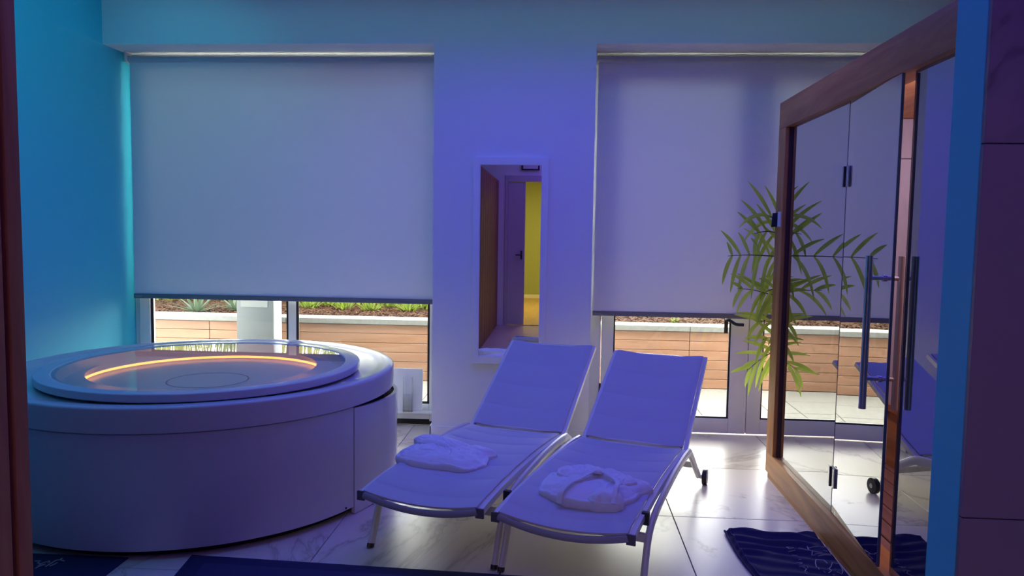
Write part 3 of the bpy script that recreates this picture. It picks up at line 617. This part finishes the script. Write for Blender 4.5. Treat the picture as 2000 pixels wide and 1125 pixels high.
# ================================================================== OUTSIDE
PY = 7.35
pt = struct(MB().box(-9, 9, 5.95, PY+.02, -.12, -.02).build('patio', M_GROUT))
pv = None
for j in range(3):
    for i in range(22):
        c = (-6.6+i*.6+.3, 5.955+j*.465+.2325, -.01)
        if pv: copy_piece(pv, pt, c)
        else: pv = MB().box(c[0]-.297, c[0]+.297, c[1]-.2295, c[1]+.2295, -.02, 0).build('paver', M_PAVER, pt, org=c, bev=.003, seg=1)
struct(MB().box(-40, 40, PY+.02, 60, -.15, -.02).build('ground', mat('garden_soil', (.30, .26, .16), .95)))
pb = empty('raised_planter', (0, PY, 0))
MB().box(-8, 8, PY+.026, 11.2, -.02, .556).build('core', M_DARK, pb)
bd = {}
rows = [.556-.0955*k for k in range(6)]
for k in range(6):
    for i in range(-3, 4):
        xa = 1.264+i*2.4; zt = .556-.0925*k; c = (xa+1.2, PY+.013, zt-.046)
        if bd: copy_piece(bd[0], pb, c)
        else: bd[0] = MB().box(c[0]-1.198, c[0]+1.198, PY, PY+.024, c[2]-.0445, c[2]+.0445).build('board', M_COMPOSITE, pb, org=c, bev=.003, seg=1)
cp = None
for i in range(-4, 4):
    c = (1.264+i*2.0+1.0, PY+.10, .585)
    if cp: copy_piece(cp, pb, c)
    else: cp = MB().box(c[0]-.998, c[0]+.998, PY-.025, PY+.225, .558, .612).build('coping', M_COPING, pb, org=c, bev=.004, seg=1)
tag(pb, 'long raised planter faced with horizontal brown boards outside the windows', 'planter')
# bark mulch
mu = MB(); rnd = random.Random(4)
mu.box(-8, 8, PY+.226, 11.2, .54, .572)
for i in range(9000):
    x = rnd.uniform(-5.2, 3.6); y = PY+.23+rnd.random()**1.3*2.4; z = .572+rnd.random()*.03
    L, w_, t_ = rnd.uniform(.012, .045), rnd.uniform(.006, .016), rnd.uniform(.002, .006); R = Matrix.Rotation(rnd.uniform(0, 6.3), 3, 'Z') @ Matrix.Rotation(rnd.uniform(-.5, .5), 3, 'Y') @ Matrix.Rotation(rnd.uniform(-.5, .5), 3, 'X')
    V = [Vector((x, y, z))+R@Vector((sx*L/2, sy*w_/2, sz*t_/2)) for sz in (-1, 1) for sy in (-1, 1) for sx in (-1, 1)]
    mu.add(V, [(0, 2, 3, 1), (4, 5, 7, 6), (0, 1, 5, 4), (2, 6, 7, 3), (0, 4, 6, 2), (1, 3, 7, 5)])
mo = mu.build('bark_mulch', M_MULCH, smooth=0, org=(0, 9, .56)); tag(mo, 'loose brown bark mulch filling the raised planter', 'mulch', kind='stuff')
# agaves
def blade(p0, d, L, w, droop, n=7, fold=.25, nrm=None):
    pts_ = []; q = Vector(p0); d = Vector(d).normalized()
    for k in range(n+1): pts_.append(q.copy()); q = q+d*(L/n); d = (d+Vector((0, 0, -droop))).normalized()
    vs = []; fs = []
    for k, p in enumerate(pts_):
        tt = (pts_[min(k+1, n)]-pts_[max(k-1, 0)]).normalized(); s = tt.cross(Vector((0, 0, 1))); s = s.normalized() if s.length > 1e-3 else Vector((1, 0, 0))
        ww = w*(1-(k/n)**1.6)*(.7+.3*math.sin(math.pi*min(1, k/n*1.6)))+.0006; nn = s.cross(tt)
        vs += [p-s*ww, p-nn*ww*fold, p+s*ww]
        if k: o = 3*k; fs += [(o-3, o-2, o+1, o), (o-2, o-1, o+2, o+1)]
    return vs, fs
def agave(px, py, Y, h, label, seed):
    c = on_y(px, py, Y); c.z = .57; rnd = random.Random(seed); r = empty('agave', c)
    for i in range(22):
        a = i*2.399; el = .15+1.15*(i/22); d = (math.cos(a)*math.cos(el), math.sin(a)*math.cos(el), math.sin(el))
        MB().add(*blade(c+Vector((math.cos(a)*.02, math.sin(a)*.02, .0)), d, h*rnd.uniform(.85, 1.15), .022, .05)).build('leaf', M_AGAVE, r, smooth=80)
    tag(r, label, 'plant')
agave(385, 603, 7.90, .42, 'spiky grey-green agave seen below the blind, left of the grey post', 1)
agave(462, 597, 8.2, .36, 'spiky agave half hidden behind the grey post outside', 2)
def clump(name, c, n, h, w, spread, M, seed, label, group, droop=.05, lo=.5):
    rnd = random.Random(seed); r = empty(name, c); mb = MB()
    for i in range(n):
        a = rnd.uniform(0, 6.283); el = rnd.uniform(lo, 1.5); b = Vector(c)+Vector((math.cos(a), math.sin(a), 0))*rnd.uniform(0, spread)
        mb.add(*blade(b, (math.cos(a)*math.cos(el), math.sin(a)*math.cos(el), math.sin(el)), h*rnd.uniform(.6, 1.15), w*rnd.uniform(.7, 1.3), droop, 5))
    mb.build('foliage', M, r, smooth=80); return tag(r, label, 'plant', group)
LM = [(605, 8.6, 'leftmost lime-green clump beside the window mullion'), (645, 8.9, 'lime-green clump second right of the window mullion'), (672, 8.55, 'bushy lime-green clump third right of the window mullion'),
      (724, 8.45, 'bright lime-green clump midway along the mulch bed'), (760, 8.9, 'lime-green clump right of the midway one in the mulch'), (798, 8.5, 'lime-green clump second nearest the pier, in the mulch'), (828, 8.75, 'lime-green clump nearest the pier in the mulch bed')]
for i, (px, Y, lb) in enumerate(LM):
    q = on_y(px, 600, Y); clump('garden_plant', (q.x, Y, .575), 70, .17, .011, .10, M_LIME, 20+i, lb, 'lime-green clumps in the planter', .08)
q = on_y(1318, 625, 7.95); clump('garden_plant', (q.x, 7.95, .575), 40, .07, .007, .04, M_LIME, 40, 'tiny lime-green tuft in the mulch seen through the glazed door', None, .08)
for i in range(11):
    x = -6.6+i*.8; c = (x, 9.65+.2*math.sin(i*2.1), .57)
    clump('tall_grass', c, 620 if x < -.4 else 260, 1.25 if x < -.4 else .5, .021, .40, M_GRASS if i % 3 else M_LIME, 60+i, 'tall yellow-green ornamental grass at the back of the planter, seen reflected', 'tall grasses at the back of the planter', .03, 1.1)
# grey post with a white notice
gp = empty('grey_post', (-2.86, 6.95, 0))
MB().box(-3.052, -2.705, 6.90, 7.02, .0, 2.6).build('front_panel', mat('grey_coated_metal', (.085, .088, .092), .5), gp, bev=.004)
MB().box(-2.705, -2.655, 6.92, 7.00, .0, 2.6).build('edge_strip', M_FRAME, gp, bev=.003)
MB().box(-3.010, -2.750, 6.896, 6.8995, .752, .93).build('notice', mat('white_paper', (.15, .15, .15), .6), gp)
tag(gp, 'flat grey metal post with a white notice standing outside the window', 'post')
